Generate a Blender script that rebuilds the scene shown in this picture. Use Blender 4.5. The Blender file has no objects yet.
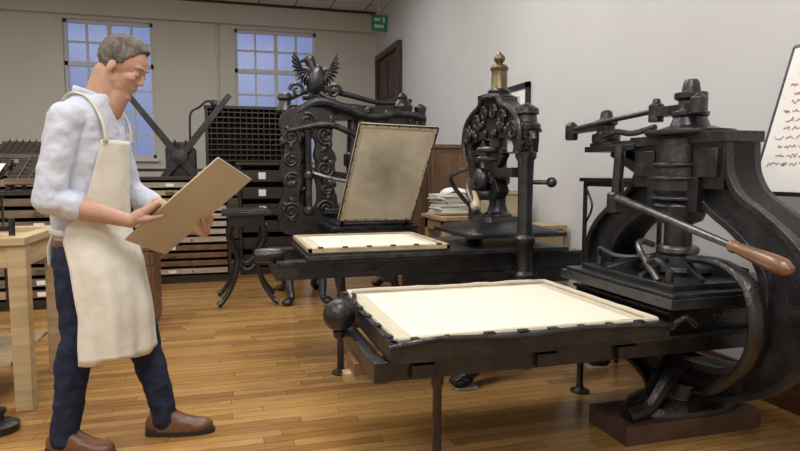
import bpy, bmesh, math, random
from mathutils import Vector, Matrix, Euler, noise
random.seed(3)
V=Vector
PI=math.pi

# ------------------------------------------------------------------ materials
def nt(name):
    m=bpy.data.materials.new(name); m.use_nodes=True
    t=m.node_tree; b=t.nodes['Principled BSDF']
    return m,t,b
def mat(name,col,rough=.5,metal=0.,var=.15,scale=12.,bump=.0,bscale=60.,stretch=(1,1,1),col2=None,coat=0.,spec=.5,stain=None,bdist=.01,wear=None):
    m,t,b=nt(name); N=t.nodes; L=t.links
    tc=N.new('ShaderNodeTexCoord'); mp=N.new('ShaderNodeMapping'); mp.inputs['Scale'].default_value=stretch
    L.new(tc.outputs['Object'],mp.inputs['Vector'])
    n=N.new('ShaderNodeTexNoise'); n.inputs['Scale'].default_value=scale; n.inputs['Detail'].default_value=6
    L.new(mp.outputs['Vector'],n.inputs['Vector'])
    r=N.new('ShaderNodeValToRGB')
    c2=col2 if col2 else tuple(min(1,c*(1+var)) for c in col)
    c1=col if col2 else tuple(c*(1-var) for c in col)
    r.color_ramp.elements[0].position=.3; r.color_ramp.elements[1].position=.7
    r.color_ramp.elements[0].color=(*c1,1); r.color_ramp.elements[1].color=(*c2,1)
    L.new(n.outputs['Fac'],r.inputs['Fac']); out=r.outputs['Color']
    if stain:   # old ink stain worn into the cloth: centre, radius, colour, max amount
        vd=N.new('ShaderNodeVectorMath'); vd.operation='DISTANCE'; vd.inputs[1].default_value=stain[0]
        L.new(tc.outputs['Object'],vd.inputs[0])
        n3=N.new('ShaderNodeTexNoise'); n3.inputs['Scale'].default_value=9; n3.inputs['Detail'].default_value=8; L.new(tc.outputs['Object'],n3.inputs['Vector'])
        ad=N.new('ShaderNodeMath'); ad.operation='MULTIPLY_ADD'; ad.inputs[1].default_value=.30; L.new(n3.outputs['Fac'],ad.inputs[0]); L.new(vd.outputs['Value'],ad.inputs[2])
        ms=N.new('ShaderNodeMapRange'); ms.inputs['From Min'].default_value=.12; ms.inputs['From Max'].default_value=.15+stain[1]; ms.inputs['To Min'].default_value=stain[3]; ms.inputs['To Max'].default_value=0
        L.new(ad.outputs[0],ms.inputs['Value'])
        mx=N.new('ShaderNodeMix'); mx.data_type='RGBA'; mx.inputs['B'].default_value=(*stain[2],1)
        L.new(ms.outputs['Result'],mx.inputs['Factor']); L.new(out,mx.inputs['A']); out=mx.outputs['Result']
    if wear:    # patchy rubbed / aged areas: colour, amount, scale
        n4=N.new('ShaderNodeTexNoise'); n4.inputs['Scale'].default_value=wear[2]; n4.inputs['Detail'].default_value=9; n4.inputs['Roughness'].default_value=.65; L.new(tc.outputs['Object'],n4.inputs['Vector'])
        mw=N.new('ShaderNodeMapRange'); mw.inputs['From Min'].default_value=.5; mw.inputs['From Max'].default_value=.72; mw.inputs['To Max'].default_value=wear[1]
        L.new(n4.outputs['Fac'],mw.inputs['Value'])
        mx=N.new('ShaderNodeMix'); mx.data_type='RGBA'; mx.inputs['B'].default_value=(*wear[0],1)
        L.new(mw.outputs['Result'],mx.inputs['Factor']); L.new(out,mx.inputs['A']); out=mx.outputs['Result']
    L.new(out,b.inputs['Base Color'])
    b.inputs['Metallic'].default_value=metal
    b.inputs['Specular IOR Level'].default_value=spec
    mr=N.new('ShaderNodeMapRange'); mr.inputs['To Min'].default_value=max(.03,rough-.1); mr.inputs['To Max'].default_value=min(1,rough+.1)
    L.new(n.outputs['Fac'],mr.inputs['Value']); L.new(mr.outputs['Result'],b.inputs['Roughness'])
    if coat: b.inputs['Coat Weight'].default_value=coat; b.inputs['Coat Roughness'].default_value=.2
    if bump:
        n2=N.new('ShaderNodeTexNoise'); n2.inputs['Scale'].default_value=bscale; n2.inputs['Detail'].default_value=4
        L.new(mp.outputs['Vector'],n2.inputs['Vector'])
        bp=N.new('ShaderNodeBump'); bp.inputs['Strength'].default_value=bump; bp.inputs['Distance'].default_value=bdist
        L.new(n2.outputs['Fac'],bp.inputs['Height']); L.new(bp.outputs['Normal'],b.inputs['Normal'])
    return m
IRON=mat('black_iron',(.016,.016,.019),.30,.3,.4,8,.35,60,spec=.8,wear=((.05,.05,.055),.7,7))
IRON2=mat('worn_iron',(.040,.040,.046),.33,.65,.4,14,.3,55,spec=.8,wear=((.13,.125,.12),.7,12))
STEEL=mat('bright_steel',(.17,.165,.16),.33,.85,.3,30)
BRASS=mat('aged_brass',(.17,.14,.08),.42,.8,.3,20)
OAK=mat('light_timber',(.52,.40,.24),.5,0,.2,3,.1,40,(1,1,9))
OAKX=mat('pale_timber',(.42,.31,.17),.5,0,.2,3,.1,40,(9,9,1))
BROWN=mat('brown_timber',(.16,.085,.042),.42,0,.3,3,.1,40,(8,8,1))
DARKW=mat('dark_timber',(.035,.025,.020),.42,0,.35,4,.1,40,(1,6,6))
DRAW=mat('drawer_front_timber',(.17,.13,.095),.5,0,.35,4,.1,40,(1,8,8))
DRAWG=mat('grey_drawer_front',(.40,.34,.27),.5,0,.3,4,.1,40,(1,8,8))
CASEW=mat('case_divider_timber',(.07,.052,.04),.5,0,.3,4,.1,40,(1,8,8))
GRIP=mat('turned_handle_timber',(.20,.095,.045),.36,0,.3,6,.05,40,(1,1,1),coat=.3)
GRIPL=mat('pale_handle_timber',(.45,.35,.22),.45,0,.2,6)
CANVAS=mat('tympan_canvas',(.58,.53,.42),.85,0,.10,5,.15,250,wear=((.40,.33,.22),.6,5))
TYMP=mat('inked_tympan_canvas',(.50,.45,.35),.85,0,.10,6,.15,250,stain=((1.20,4.57,1.17),.30,(.10,.085,.06),.75),wear=((.36,.30,.20),.5,8))
PAPER=mat('cream_paper',(.78,.74,.63),.85,0,.05,4,.08,14,wear=((.66,.59,.45),.55,4))
PAPERW=mat('white_paper',(.82,.81,.79),.8,0,.04,5)
FRAMEW=mat('tympan_frame_timber',(.42,.35,.24),.6,0,.25,8)
CARD=mat('tan_board',(.52,.45,.34),.8,0,.07,5,.05,90)
SKIN=mat('skin',(.48,.29,.215),.6,0,.12,14,.12,160,spec=.35)
HAIR=mat('greying_hair',(.075,.06,.05),.8,0,.5,60,.8,200,(1,1,.3),col2=(.20,.185,.165))
SHIRT=mat('pale_blue_shirt',(.56,.60,.72),.85,0,.06,6,.55,13,bdist=.02,spec=.25)
APRON=mat('cream_apron_cloth',(.67,.65,.59),.9,0,.07,5,.45,14,bdist=.015,spec=.2,wear=((.52,.49,.42),.4,6))
JEANS=mat('navy_denim',(.018,.024,.055),.85,0,.35,20,.3,90,spec=.25)
SHOE=mat('brown_leather',(.14,.06,.03),.42,0,.25,14,.05,60)
RUBBER=mat('dark_sole',(.02,.018,.016),.7)
WHITE=mat('white_paint',(.66,.66,.66),.5,0,.03,8)
GREEN=mat('exit_green',(.02,.26,.14),.5)
RED=mat('red_marker',(.42,.13,.12),.6)
DKPAINT=mat('door_timber',(.07,.028,.018),.4,0,.3,3,0,40,(6,6,1))
EYEW=mat('eye_white',(.42,.38,.35),.3)
EYED=mat('eye_iris',(.03,.03,.035),.2)
LIP=mat('lip',(.36,.17,.14),.6)
PLINTH=mat('dark_plinth_timber',(.085,.045,.032),.7,0,.3,8,.2,30)
WALLR=mat('right_wall_plaster',(.59,.595,.605),.75,0,.035,1.3,.06,120)
WALLB=mat('back_wall_plaster',(.62,.605,.555),.75,0,.035,1.3,.06,120)

def floor_material():
    m,t,b=nt('oak_strip_floor'); N=t.nodes; L=t.links
    tc=N.new('ShaderNodeTexCoord'); RH=.062
    sp=N.new('ShaderNodeSeparateXYZ'); L.new(tc.outputs['Object'],sp.inputs[0])
    dv=N.new('ShaderNodeMath'); dv.operation='DIVIDE'; dv.inputs[1].default_value=RH; L.new(sp.outputs['Y'],dv.inputs[0])
    fl=N.new('ShaderNodeMath'); fl.operation='FLOOR'; L.new(dv.outputs[0],fl.inputs[0])
    wn=N.new('ShaderNodeTexWhiteNoise'); wn.noise_dimensions='1D'; L.new(fl.outputs[0],wn.inputs['W'])
    ma=N.new('ShaderNodeMath'); ma.operation='MULTIPLY_ADD'; ma.inputs[1].default_value=7.3; L.new(wn.outputs['Value'],ma.inputs[0]); L.new(sp.outputs['X'],ma.inputs[2])
    cb=N.new('ShaderNodeCombineXYZ'); L.new(ma.outputs[0],cb.inputs['X']); L.new(sp.outputs['Y'],cb.inputs['Y'])
    br=N.new('ShaderNodeTexBrick'); br.offset=0
    br.inputs['Scale'].default_value=1; br.inputs['Brick Width'].default_value=.85
    br.inputs['Row Height'].default_value=RH; br.inputs['Mortar Size'].default_value=.0015
    br.inputs['Mortar Smooth'].default_value=.3; br.inputs['Bias'].default_value=-.1
    br.inputs['Color1'].default_value=(.49,.29,.105,1); br.inputs['Color2'].default_value=(.29,.148,.048,1)
    br.inputs['Mortar'].default_value=(.10,.048,.02,1)
    L.new(cb.outputs[0],br.inputs['Vector'])
    mp=N.new('ShaderNodeMapping'); mp.inputs['Scale'].default_value=(1.6,26,1)
    L.new(cb.outputs[0],mp.inputs['Vector'])
    n=N.new('ShaderNodeTexNoise'); n.inputs['Scale'].default_value=3.5; n.inputs['Detail'].default_value=8
    L.new(mp.outputs['Vector'],n.inputs['Vector'])
    r=N.new('ShaderNodeValToRGB'); r.color_ramp.elements[0].color=(.66,.61,.55,1); r.color_ramp.elements[1].color=(1.2,1.17,1.1,1)
    r.color_ramp.elements[0].position=.3; r.color_ramp.elements[1].position=.75
    L.new(n.outputs['Fac'],r.inputs['Fac'])
    mx=N.new('ShaderNodeMix'); mx.data_type='RGBA'; mx.blend_type='MULTIPLY'; mx.inputs['Factor'].default_value=1
    L.new(br.outputs['Color'],mx.inputs['A']); L.new(r.outputs['Color'],mx.inputs['B'])
    L.new(mx.outputs['Result'],b.inputs['Base Color'])
    n2=N.new('ShaderNodeTexNoise'); n2.inputs['Scale'].default_value=2; L.new(tc.outputs['Object'],n2.inputs['Vector'])
    mr=N.new('ShaderNodeMapRange'); mr.inputs['To Min'].default_value=.13; mr.inputs['To Max'].default_value=.32
    L.new(n2.outputs['Fac'],mr.inputs['Value']); L.new(mr.outputs['Result'],b.inputs['Roughness'])
    bp=N.new('ShaderNodeBump'); bp.inputs['Strength'].default_value=.15; bp.inputs['Distance'].default_value=.004
    L.new(n.outputs['Fac'],bp.inputs['Height']); L.new(bp.outputs['Normal'],b.inputs['Normal'])
    return m
def ceiling_material():
    m,t,b=nt('ceiling_tiles'); N=t.nodes; L=t.links
    tc=N.new('ShaderNodeTexCoord')
    br=N.new('ShaderNodeTexBrick'); br.offset=0
    br.inputs['Scale'].default_value=1; br.inputs['Brick Width'].default_value=.6; br.inputs['Row Height'].default_value=.6
    br.inputs['Mortar Size'].default_value=.012
    br.inputs['Color1'].default_value=(.74,.73,.70,1); br.inputs['Color2'].default_value=(.71,.70,.67,1); br.inputs['Mortar'].default_value=(.2,.19,.18,1)
    L.new(tc.outputs['Object'],br.inputs['Vector']); L.new(br.outputs['Color'],b.inputs['Base Color'])
    b.inputs['Roughness'].default_value=.9
    return m
FLOORM=floor_material(); CEILM=ceiling_material()
def glass_material():
    m=bpy.data.materials.new('window_glass'); m.use_nodes=True; t=m.node_tree; N=t.nodes; L=t.links
    N.remove(N['Principled BSDF']); o=N['Material Output']
    tr=N.new('ShaderNodeBsdfTransparent'); tr.inputs['Color'].default_value=(.9,.93,.97,1)
    g=N.new('ShaderNodeBsdfGlossy'); g.inputs['Roughness'].default_value=.25
    mx=N.new('ShaderNodeMixShader'); mx.inputs['Fac'].default_value=.05
    L.new(tr.outputs[0],mx.inputs[1]); L.new(g.outputs[0],mx.inputs[2]); L.new(mx.outputs[0],o.inputs['Surface'])
    return m
GLASS=glass_material()

# ------------------------------------------------------------------ builder
def cat(pts,n=6,closed=False):
    pts=[V(p) for p in pts]; out=[]; k=len(pts)
    if k<3: return pts
    for i in range(k if closed else k-1):
        p0=pts[(i-1)%k] if (closed or i>0) else pts[0]*2-pts[1]
        p1=pts[i]; p2=pts[(i+1)%k]
        p3=pts[(i+2)%k] if (closed or i+2<k) else pts[-1]*2-pts[-2]
        for j in range(n):
            t=j/n
            out.append(.5*((2*p1)+(p2-p0)*t+(2*p0-5*p1+4*p2-p3)*t*t+(3*p1-p0-3*p2+p3)*t**3))
    if not closed: out.append(pts[-1])
    return out
class B:
    def __init__(s,name): s.name=name; s.v=[]; s.f=[]; s.m=[]; s.mats=[]; s.M=Matrix.Identity(4)
    def mi(s,m):
        if m not in s.mats: s.mats.append(m)
        return s.mats.index(m)
    def add(s,vs,fs,m):
        o=len(s.v); s.v+= [s.M@V(v) for v in vs]; k=s.mi(m)
        for f in fs: s.f.append(tuple(o+i for i in f)); s.m.append(k)
    def box(s,c,size,m,rot=(0,0,0),top=(1,1)):
        R=Euler([math.radians(a) for a in rot]).to_matrix(); c=V(c); x,y,z=[a/2 for a in size]
        vs=[]
        for dz in(-1,1):
            k=top if dz>0 else (1,1)
            for dx,dy in((-1,-1),(1,-1),(1,1),(-1,1)): vs.append(c+R@V((dx*x*k[0],dy*y*k[1],dz*z)))
        s.add(vs,[(3,2,1,0),(4,5,6,7),(0,1,5,4),(1,2,6,5),(2,3,7,6),(3,0,4,7)],m)
    def b2(s,a,b,m):
        a=V(a);b=V(b); s.box((a+b)/2,[abs(q) for q in (b-a)],m)
    def quad(s,a,b,c,d,th,m):
        a,b,c,d=map(V,(a,b,c,d)); n=(b-a).cross(d-a).normalized()*th/2
        s.add([a-n,b-n,c-n,d-n,a+n,b+n,c+n,d+n],[(3,2,1,0),(4,5,6,7),(0,1,5,4),(1,2,6,5),(2,3,7,6),(3,0,4,7)],m)
    def frame(s,d,up=None):
        d=V(d).normalized(); u=V(up) if up else (V((0,0,1)) if abs(d.z)<.9 else V((1,0,0)))
        a=d.cross(u).normalized(); b=a.cross(d).normalized(); return a,b,d
    def beam(s,p0,p1,w,h,m,w1=None,h1=None,up=None):
        p0=V(p0);p1=V(p1);a,b,d=s.frame(p1-p0,up); w1=w if w1 is None else w1; h1=h if h1 is None else h1
        vs=[p0+a*i*w/2+b*j*h/2 for i,j in((-1,-1),(1,-1),(1,1),(-1,1))]+[p1+a*i*w1/2+b*j*h1/2 for i,j in((-1,-1),(1,-1),(1,1),(-1,1))]
        s.add(vs,[(3,2,1,0),(4,5,6,7),(0,1,5,4),(1,2,6,5),(2,3,7,6),(3,0,4,7)],m)
    def lathe(s,p,prof,m,axis=(0,0,1),seg=24):
        p=V(p);a,b,d=s.frame(axis); vs=[];fs=[]
        for r,h in prof:
            for i in range(seg):
                t=2*PI*i/seg; vs.append(p+d*h+(a*math.cos(t)+b*math.sin(t))*max(r,.0004))
        for k in range(len(prof)-1):
            for i in range(seg):
                j=(i+1)%seg; fs.append((k*seg+i,k*seg+j,(k+1)*seg+j,(k+1)*seg+i))
        fs.append(tuple(reversed(range(seg)))); fs.append(tuple((len(prof)-1)*seg+i for i in range(seg)))
        s.add(vs,fs,m)
    def cyl(s,p0,p1,r,m,r1=None,seg=20):
        p0=V(p0);p1=V(p1); s.lathe(p0,[(r,0),(r if r1 is None else r1,(p1-p0).length)],m,p1-p0,seg)
    def tube(s,pts,r,m,seg=10,n=6,closed=False,flat=(1,1),up=None):
        P=cat(pts,n,closed) if n>1 else [V(p) for p in pts]
        K=len(P); vs=[];fs=[]; rr=r if isinstance(r,(list,tuple)) else [r,r]
        pa=None
        for k,p in enumerate(P):
            d=(P[(k+1)%K]-P[k-1]) if (closed or 0<k<K-1) else (P[1]-P[0] if k==0 else P[-1]-P[-2])
            d=d.normalized()
            if up is not None: a=d.cross(V(up)).normalized()
            elif pa is None: a=s.frame(d)[0]
            else: a=(pa-d*pa.dot(d)).normalized()
            pa=a; b=a.cross(d)
            t=k/max(1,K-1)*(len(rr)-1); i=min(int(t),len(rr)-2); rad=rr[i]+(rr[i+1]-rr[i])*(t-i)
            for q in range(seg):
                th=2*PI*q/seg; vs.append(p+(a*math.cos(th)*flat[0]+b*math.sin(th)*flat[1])*rad)
        for k in range(K if closed else K-1):
            k2=(k+1)%K
            for q in range(seg):
                j=(q+1)%seg; fs.append((k*seg+q,k*seg+j,k2*seg+j,k2*seg+q))
        if not closed:
            fs.append(tuple(reversed(range(seg)))); fs.append(tuple((K-1)*seg+q for q in range(seg)))
        s.add(vs,fs,m)
    def ell(s,c,r,m,rot=(0,0,0),seg=20,rings=12):
        if not isinstance(r,(list,tuple)): r=(r,r,r)
        R=Euler([math.radians(a) for a in rot]).to_matrix(); c=V(c); vs=[];fs=[]
        for i in range(rings+1):
            ph=PI*i/rings
            for j in range(seg):
                th=2*PI*j/seg; sn=max(math.sin(ph),.002)
                vs.append(c+R@V((r[0]*sn*math.cos(th),r[1]*sn*math.sin(th),-r[2]*math.cos(ph))))
        for i in range(rings):
            for j in range(seg):
                k=(j+1)%seg; fs.append((i*seg+j,i*seg+k,(i+1)*seg+k,(i+1)*seg+j))
        fs.append(tuple(reversed(range(seg)))); fs.append(tuple(rings*seg+i for i in range(seg)))
        s.add(vs,fs,m)
    def cap(s,p0,r0,p1,r1,m,seg=16):
        s.cyl(p0,p1,r0,m,r1,seg); s.ell(p0,r0,m,seg=seg,rings=10); s.ell(p1,r1,m,seg=seg,rings=10)
    def prism(s,pts,fn,d0,d1,m):
        n=len(pts); vs=[fn(a,b,d0) for a,b in pts]+[fn(a,b,d1) for a,b in pts]
        fs=[tuple(reversed(range(n))),tuple(range(n,2*n))]+[(i,(i+1)%n,n+(i+1)%n,n+i) for i in range(n)]
        s.add(vs,fs,m)
    def ring(s,outer,inner,fn,d0,d1,m):
        n=len(outer); vs=[fn(a,b,d0) for a,b in outer]+[fn(a,b,d0) for a,b in inner]+[fn(a,b,d1) for a,b in outer]+[fn(a,b,d1) for a,b in inner]
        fs=[]
        for i in range(n):
            j=(i+1)%n
            fs+=[(i,j,n+j,n+i),(2*n+j,2*n+i,3*n+i,3*n+j),(j,i,2*n+i,2*n+j),(n+i,n+j,3*n+j,3*n+i)]
        s.add(vs,fs,m)
    def loft(s,rings,m,seg=28,pw=2.3):
        vs=[];fs=[]
        for (cx,cy,cz,rx,ry) in rings:
            for i in range(seg):
                t=2*PI*i/seg; c,sn=math.cos(t),math.sin(t)
                vs.append((cx+rx*math.copysign(abs(c)**(2/pw),c),cy+ry*math.copysign(abs(sn)**(2/pw),sn),cz))
        for k in range(len(rings)-1):
            for i in range(seg):
                j=(i+1)%seg; fs.append((k*seg+i,k*seg+j,(k+1)*seg+j,(k+1)*seg+i))
        fs.append(tuple(reversed(range(seg)))); fs.append(tuple((len(rings)-1)*seg+i for i in range(seg)))
        s.add(vs,fs,m)
    def scroll(s,c,u,w,r0,turns,rad,m,sgn=1,ph=0):
        c=V(c);u=V(u);w=V(w); pts=[]
        for i in range(int(turns*12)+1):
            t=i/12*2*PI; r=r0*(1-.8*i/(turns*12)); pts.append(c+(u*math.cos(ph+sgn*t)+w*math.sin(ph+sgn*t))*r)
        s.tube(pts,[rad,rad*.6],m,8,1)
    def done(s,bevel=0.,sharp=35,parent=None,smoothall=True):
        me=bpy.data.meshes.new(s.name); me.from_pydata([tuple(v) for v in s.v],[],s.f)
        for m in s.mats: me.materials.append(m)
        me.polygons.foreach_set('material_index',s.m)
        me.polygons.foreach_set('use_smooth',[smoothall]*len(s.f)); me.update()
        bm=bmesh.new(); bm.from_mesh(me); bmesh.ops.recalc_face_normals(bm,faces=bm.faces); bm.to_mesh(me); bm.free()
        if sharp: me.set_sharp_from_angle(angle=math.radians(sharp))
        o=bpy.data.objects.new(s.name,me); bpy.context.scene.collection.objects.link(o)
        if bevel:
            md=o.modifiers.new('bevel','BEVEL'); md.width=bevel; md.segments=2; md.limit_method='ANGLE'; md.angle_limit=math.radians(50)
        if parent: o.parent=parent
        return o
def remesh(o,vox,it=5,disp=0,dscale=.12):
    md=o.modifiers.new('rm','REMESH'); md.mode='VOXEL'; md.voxel_size=vox; md.use_smooth_shade=True
    sm=o.modifiers.new('sm','SMOOTH'); sm.iterations=it; sm.factor=.5
    if disp:
        tx=bpy.data.textures.new(o.name+'_folds','CLOUDS'); tx.noise_scale=dscale; tx.noise_depth=1
        dm=o.modifiers.new('folds','DISPLACE'); dm.texture=tx; dm.strength=disp; dm.mid_level=.5; dm.texture_coords='LOCAL'

# ------------------------------------------------------------------ room
XL,XR,YF,YB,H=-4.6,2.65,-2.2,10.8,3.98
b=B('floor'); b.b2((XL-.2,YF-.2,-.1),(XR+.2,YB+.3,0),FLOORM); b.done()
b=B('ceiling'); b.b2((XL-.2,YF-.2,H),(XR+.2,YB+.3,H+.1),CEILM); b.done()
b=B('wall_left'); b.b2((XL-.2,YF-.2,0),(XL,YB+.3,H),WALLB); b.done()
b=B('wall_front'); b.b2((XL,YF-.2,0),(XR,YF,H),WALLB); b.done()
b=B('wall_right'); b.b2((XR,YF-.2,0),(XR+.2,YB+.3,H),WALLR); b.done()
W=[(-2.40,-1.08),(.20,1.58)]; Z0,Z1=1.40,3.58
b=B('wall_back'); xs=[XL,W[0][0],W[0][1],W[1][0],W[1][1],XR]
for i in (0,2,4): b.b2((xs[i],YB,0),(xs[i+1],YB+.3,H),WALLB)
for w in W:
    b.b2((w[0],YB,0),(w[1],YB+.3,Z0),WALLB); b.b2((w[0],YB,Z1),(w[1],YB+.3,H),WALLB)
b.done()
for k,w in enumerate(W):
    b=B('window_%d'%(k+1)); y=YB+.10; x0,x1=w
    for a in ((x0,x0+.05),(x1-.05,x1)): b.b2((a[0],y-.03,Z0),(a[1],y+.05,Z1),WHITE)
    for a in ((Z0,Z0+.06),(Z1-.05,Z1),(2.86,2.93)): b.b2((x0,y-.03,a[0]),(x1,y+.05,a[1]),WHITE)
    n=4
    for i in range(1,n):
        xx=x0+(x1-x0)*i/n; hw=.03 if i==2 else .016; b.b2((xx-hw,y-.02,Z0),(xx+hw,y+.03,Z1),WHITE)
    for z in (1.78,2.14,2.5,3.24): b.b2((x0,y-.015,z-.015),(x1,y+.025,z+.015),WHITE)
    b.b2((x0,y+.005,Z0),(x1,y+.011,Z1),GLASS)
    b.b2((x0-.04,YB-.07,Z0-.05),(x1+.04,YB+.09,Z0),WHITE)
    b.done()
b=B('trim_1'); b.b2((XL,YB-.10,3.66),(XR,YB,H),WALLB); b.b2((XL,YB-.13,3.63),(XR,YB,3.68),WALLB); b.b2((XL,YB-.14,H-.035),(XR-.04,YB-.10,H),DARKW); b.done()
b=B('trim_2'); b.b2((XR-.035,YF,H-.06),(XR,YB-.14,H),WHITE); b.done()
b=B('baseboard_right'); b.b2((XR-.02,YF,0),(XR,9.05,.16),DKPAINT); b.done(.004)
b=B('baseboard_back'); b.b2((XL,YB-.02,0),(XR,YB,.16),DKPAINT); b.done(.004)
b=B('trim_3'); b.cyl((-.08,YB-.02,1.0),(-.08,YB-.02,3.6),.018,WALLB); b.done()
D0,D1,DZ=9.2,10.5,3.1
b=B('door_1'); x=XR-.003
b.b2((x-.07,D0-.09,0),(x,D0,DZ+.09),DKPAINT); b.b2((x-.07,D1,0),(x,D1+.09,DZ+.09),DKPAINT); b.b2((x-.07,D0,DZ),(x,D1,DZ+.09),DKPAINT)
b.b2((x-.02,D0,0),(x,D1,DZ),DKPAINT); b.b2((x-.06,D0,2.2),(x,D1,2.32),DKPAINT)
for z0,z1 in ((.2,.95),(1.1,2.1),(2.4,3.02)):
    for y0 in (D0+.06,(D0+D1)/2+.04): b.b2((x-.035,y0,z0),(x-.02,y0+.53,z1),BROWN if z0<2 else DARKW)
b.ell((x-.06,D0+.62,1.05),.03,BRASS); b.done()
b=B('exit_sign'); b.b2((2.38,9.98,3.50),(2.64,10.01,3.76),GREEN); b.b2((2.42,9.972,3.66),(2.52,9.98,3.71),WHITE); b.b2((2.42,9.972,3.55),(2.58,9.98,3.60),WHITE)
b.b2((2.56,9.972,3.64),(2.60,9.98,3.73),WHITE); b.b2((2.5,9.99,3.76),(2.52,10.0,3.97),WHITE); b.done()
b=B('framed_picture'); x=XR-.015
b.b2((x-.02,4.98,1.98),(x+.01,6.1,1.93),IRON); b.b2((x-.02,4.98,1.5),(x+.01,6.1,1.55),IRON); b.b2((x-.02,4.98,1.5),(x+.01,5.03,1.98),IRON); b.b2((x-.02,6.05,1.5),(x+.01,6.1,1.98),IRON)
b.b2((x-.008,5.0,1.52),(x+.01,6.08,1.95),PAPERW); b.b2((x-.010,5.15,1.6),(x-.007,5.93,1.87),CARD); b.done()

# ------------------------------------------------------------------ near hand press with top lever
YC=2.30
def fx(a,z,x): return V((x,YC+a,z))
def sm(p,n=4): return [(q.x,q.y) for q in cat([V((a,c,0)) for a,c in p],n)]
b=B('stanhope_hand_press')
prof=[(.14,.10),(.20,.17),(.38,.24),(.56,.34),(.68,.48),(.72,.64),(.70,.79),(.62,.91),(.48,1.01),(.36,1.08),(.30,1.16),(.285,1.24),(.28,1.33)]
inn =[(.06,.33),(.18,.34),(.30,.36),(.40,.42),(.455,.51),(.47,.64),(.46,.76),(.39,.86),(.30,.93),(.21,.98),(.15,1.02),(.12,1.05),(.06,1.06)]
po=sm(prof); pi_=sm(inn)
outer=po+[(-a,c) for a,c in reversed(po)]; inner=pi_+[(-a,c) for a,c in reversed(pi_)]
b.ring(outer,inner,fx,1.99,2.10,IRON)
o2=[(a*.95,.66+(c-.66)*.95) for a,c in outer]; b.ring(outer,o2,fx,1.955,2.13,IRON)
i2=[(a*1.08,.69+(c-.69)*1.08) for a,c in inner]; b.ring(i2,inner,fx,1.96,2.125,IRON2)
b.b2((1.93,YC-.295,1.295),(2.135,YC+.30,1.34),IRON); b.b2((1.95,YC-.28,1.10),(2.12,YC+.285,1.30),IRON); b.b2((1.93,YC-.16,1.0),(2.13,YC+.16,1.15),IRON)
b.box((1.95,YC+.19,1.21),(.03,.13,.12),IRON2); b.box((1.95,YC-.19,1.21),(.03,.13,.12),IRON2)
b.lathe((1.98,YC,.94),[(.07,0),(.10,.015),(.11,.04),(.115,.08),(.095,.11),(.10,.13),(.115,.15),(.115,.24),(.105,.28),(.105,.38)],IRON2,seg=32)
for z in (1.04,1.13,1.19): b.lathe((1.98,YC,z),[(.11,0),(.125,.008),(.125,.018),(.11,.026)],IRON2,seg=32)
b.lathe((1.98,YC,.735),[(.17,0),(.165,.02),(.11,.04),(.075,.07),(.06,.09),(.06,.22)],IRON2,seg=28)
b.lathe((1.98,YC,.80),[(.08,0),(.092,.01),(.092,.03),(.08,.04)],STEEL,seg=28)
x0,x1,y0,y1=1.62,2.34,1.90,2.70
b.b2((x0,y0,.645),(x1,y1,.685),IRON); b.b2((x0+.02,y0+.02,.685),(x1-.02,y1-.02,.70),IRON2); b.b2((x0+.07,y0+.08,.70),(x1-.07,y1-.08,.722),IRON)
for i in range(8):
    t=i*PI/4+PI/8; c=V((1.98,YC,0)); d=V((math.cos(t),math.sin(t),0)); b.beam(c+d*.1+V((0,0,.76)),c+d*.31+V((0,0,.725)),.03,.07,IRON,.02,.02)
for sy in(-1,1):
    b.cyl((1.74,YC+sy*.24,.71),(1.74,YC+sy*.24,.77),.016,IRON2); b.tube([(1.74,YC+sy*.24,.765),(1.71,YC+sy*.2,.81),(1.74,YC+sy*.1,.785),(1.85,YC,.79)],.011,IRON2)
b.tube([(1.72,YC-.2,.72),(1.74,YC-.05,.83),(1.80,YC+.02,.86),(1.88,YC+.04,.84)],.014,STEEL)
b.lathe((2.02,YC,1.335),[(.18,0),(.19,.008),(.19,.022),(.13,.03),(.085,.045),(.07,.08),(.08,.09),(.08,.105),(.055,.115),(.05,.155),(.07,.165),(.07,.19),(.04,.197),(.034,.235),(.025,.25)],IRON2,seg=32)
b.beam((2.02,YC,1.455),(1.93,YC-.15,1.455),.07,.045,IRON2,.045,.04); b.beam((2.02,YC,1.455),(2.0,YC+.18,1.455),.07,.045,IRON2)
b.lathe((1.93,YC-.15,1.42),[(.035,0),(.035,.065),(.02,.075),(.012,.085)],IRON2); b.lathe((1.99,YC+.19,1.41),[(.035,0),(.035,.08),(.02,.09),(.015,.11)],IRON2)
b.b2((1.92,2.56,1.28),(2.12,2.98,1.31),IRON); b.b2((1.94,2.54,1.31),(2.1,2.96,1.33),IRON2); b.beam((2.05,2.55,1.15),(2.05,2.85,1.28),.1,.05,IRON)
b.lathe((2.0,2.90,1.33),[(.07,0),(.075,.01),(.075,.045),(.05,.055),(.045,.09),(.06,.10),(.06,.12),(.035,.13),(.03,.165),(.02,.175)],IRON2)
b.beam((2.0,2.90,1.42),(1.88,3.04,1.40),.05,.035,IRON2); b.lathe((1.88,3.05,1.35),[(.03,0),(.035,.01),(.035,.08),(.015,.1)],IRON2)
b.tube([(1.88,3.04,1.41),(1.92,2.8,1.435),(1.97,2.6,1.455),(1.99,YC+.19,1.465)],.016,IRON2,10,4,flat=(1.3,.8))
b.tube([(1.95,2.88,1.355),(1.96,2.76,1.38),(1.97,2.64,1.365),(1.98,2.48,1.385)],.015,IRON2)
b.cyl((1.90,2.66,.97),(1.92,2.66,1.30),.026,IRON2); b.lathe((1.90,2.66,.96),[(.03,0),(.042,.01),(.042,.10),(.03,.11)],IRON)
b.beam((1.90,2.64,1.0),(2.02,2.58,1.0),.05,.06,IRON)
P0=V((1.88,2.61,1.04)); P1=V((1.70,1.47,.862)); d=(P1-P0)
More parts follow.
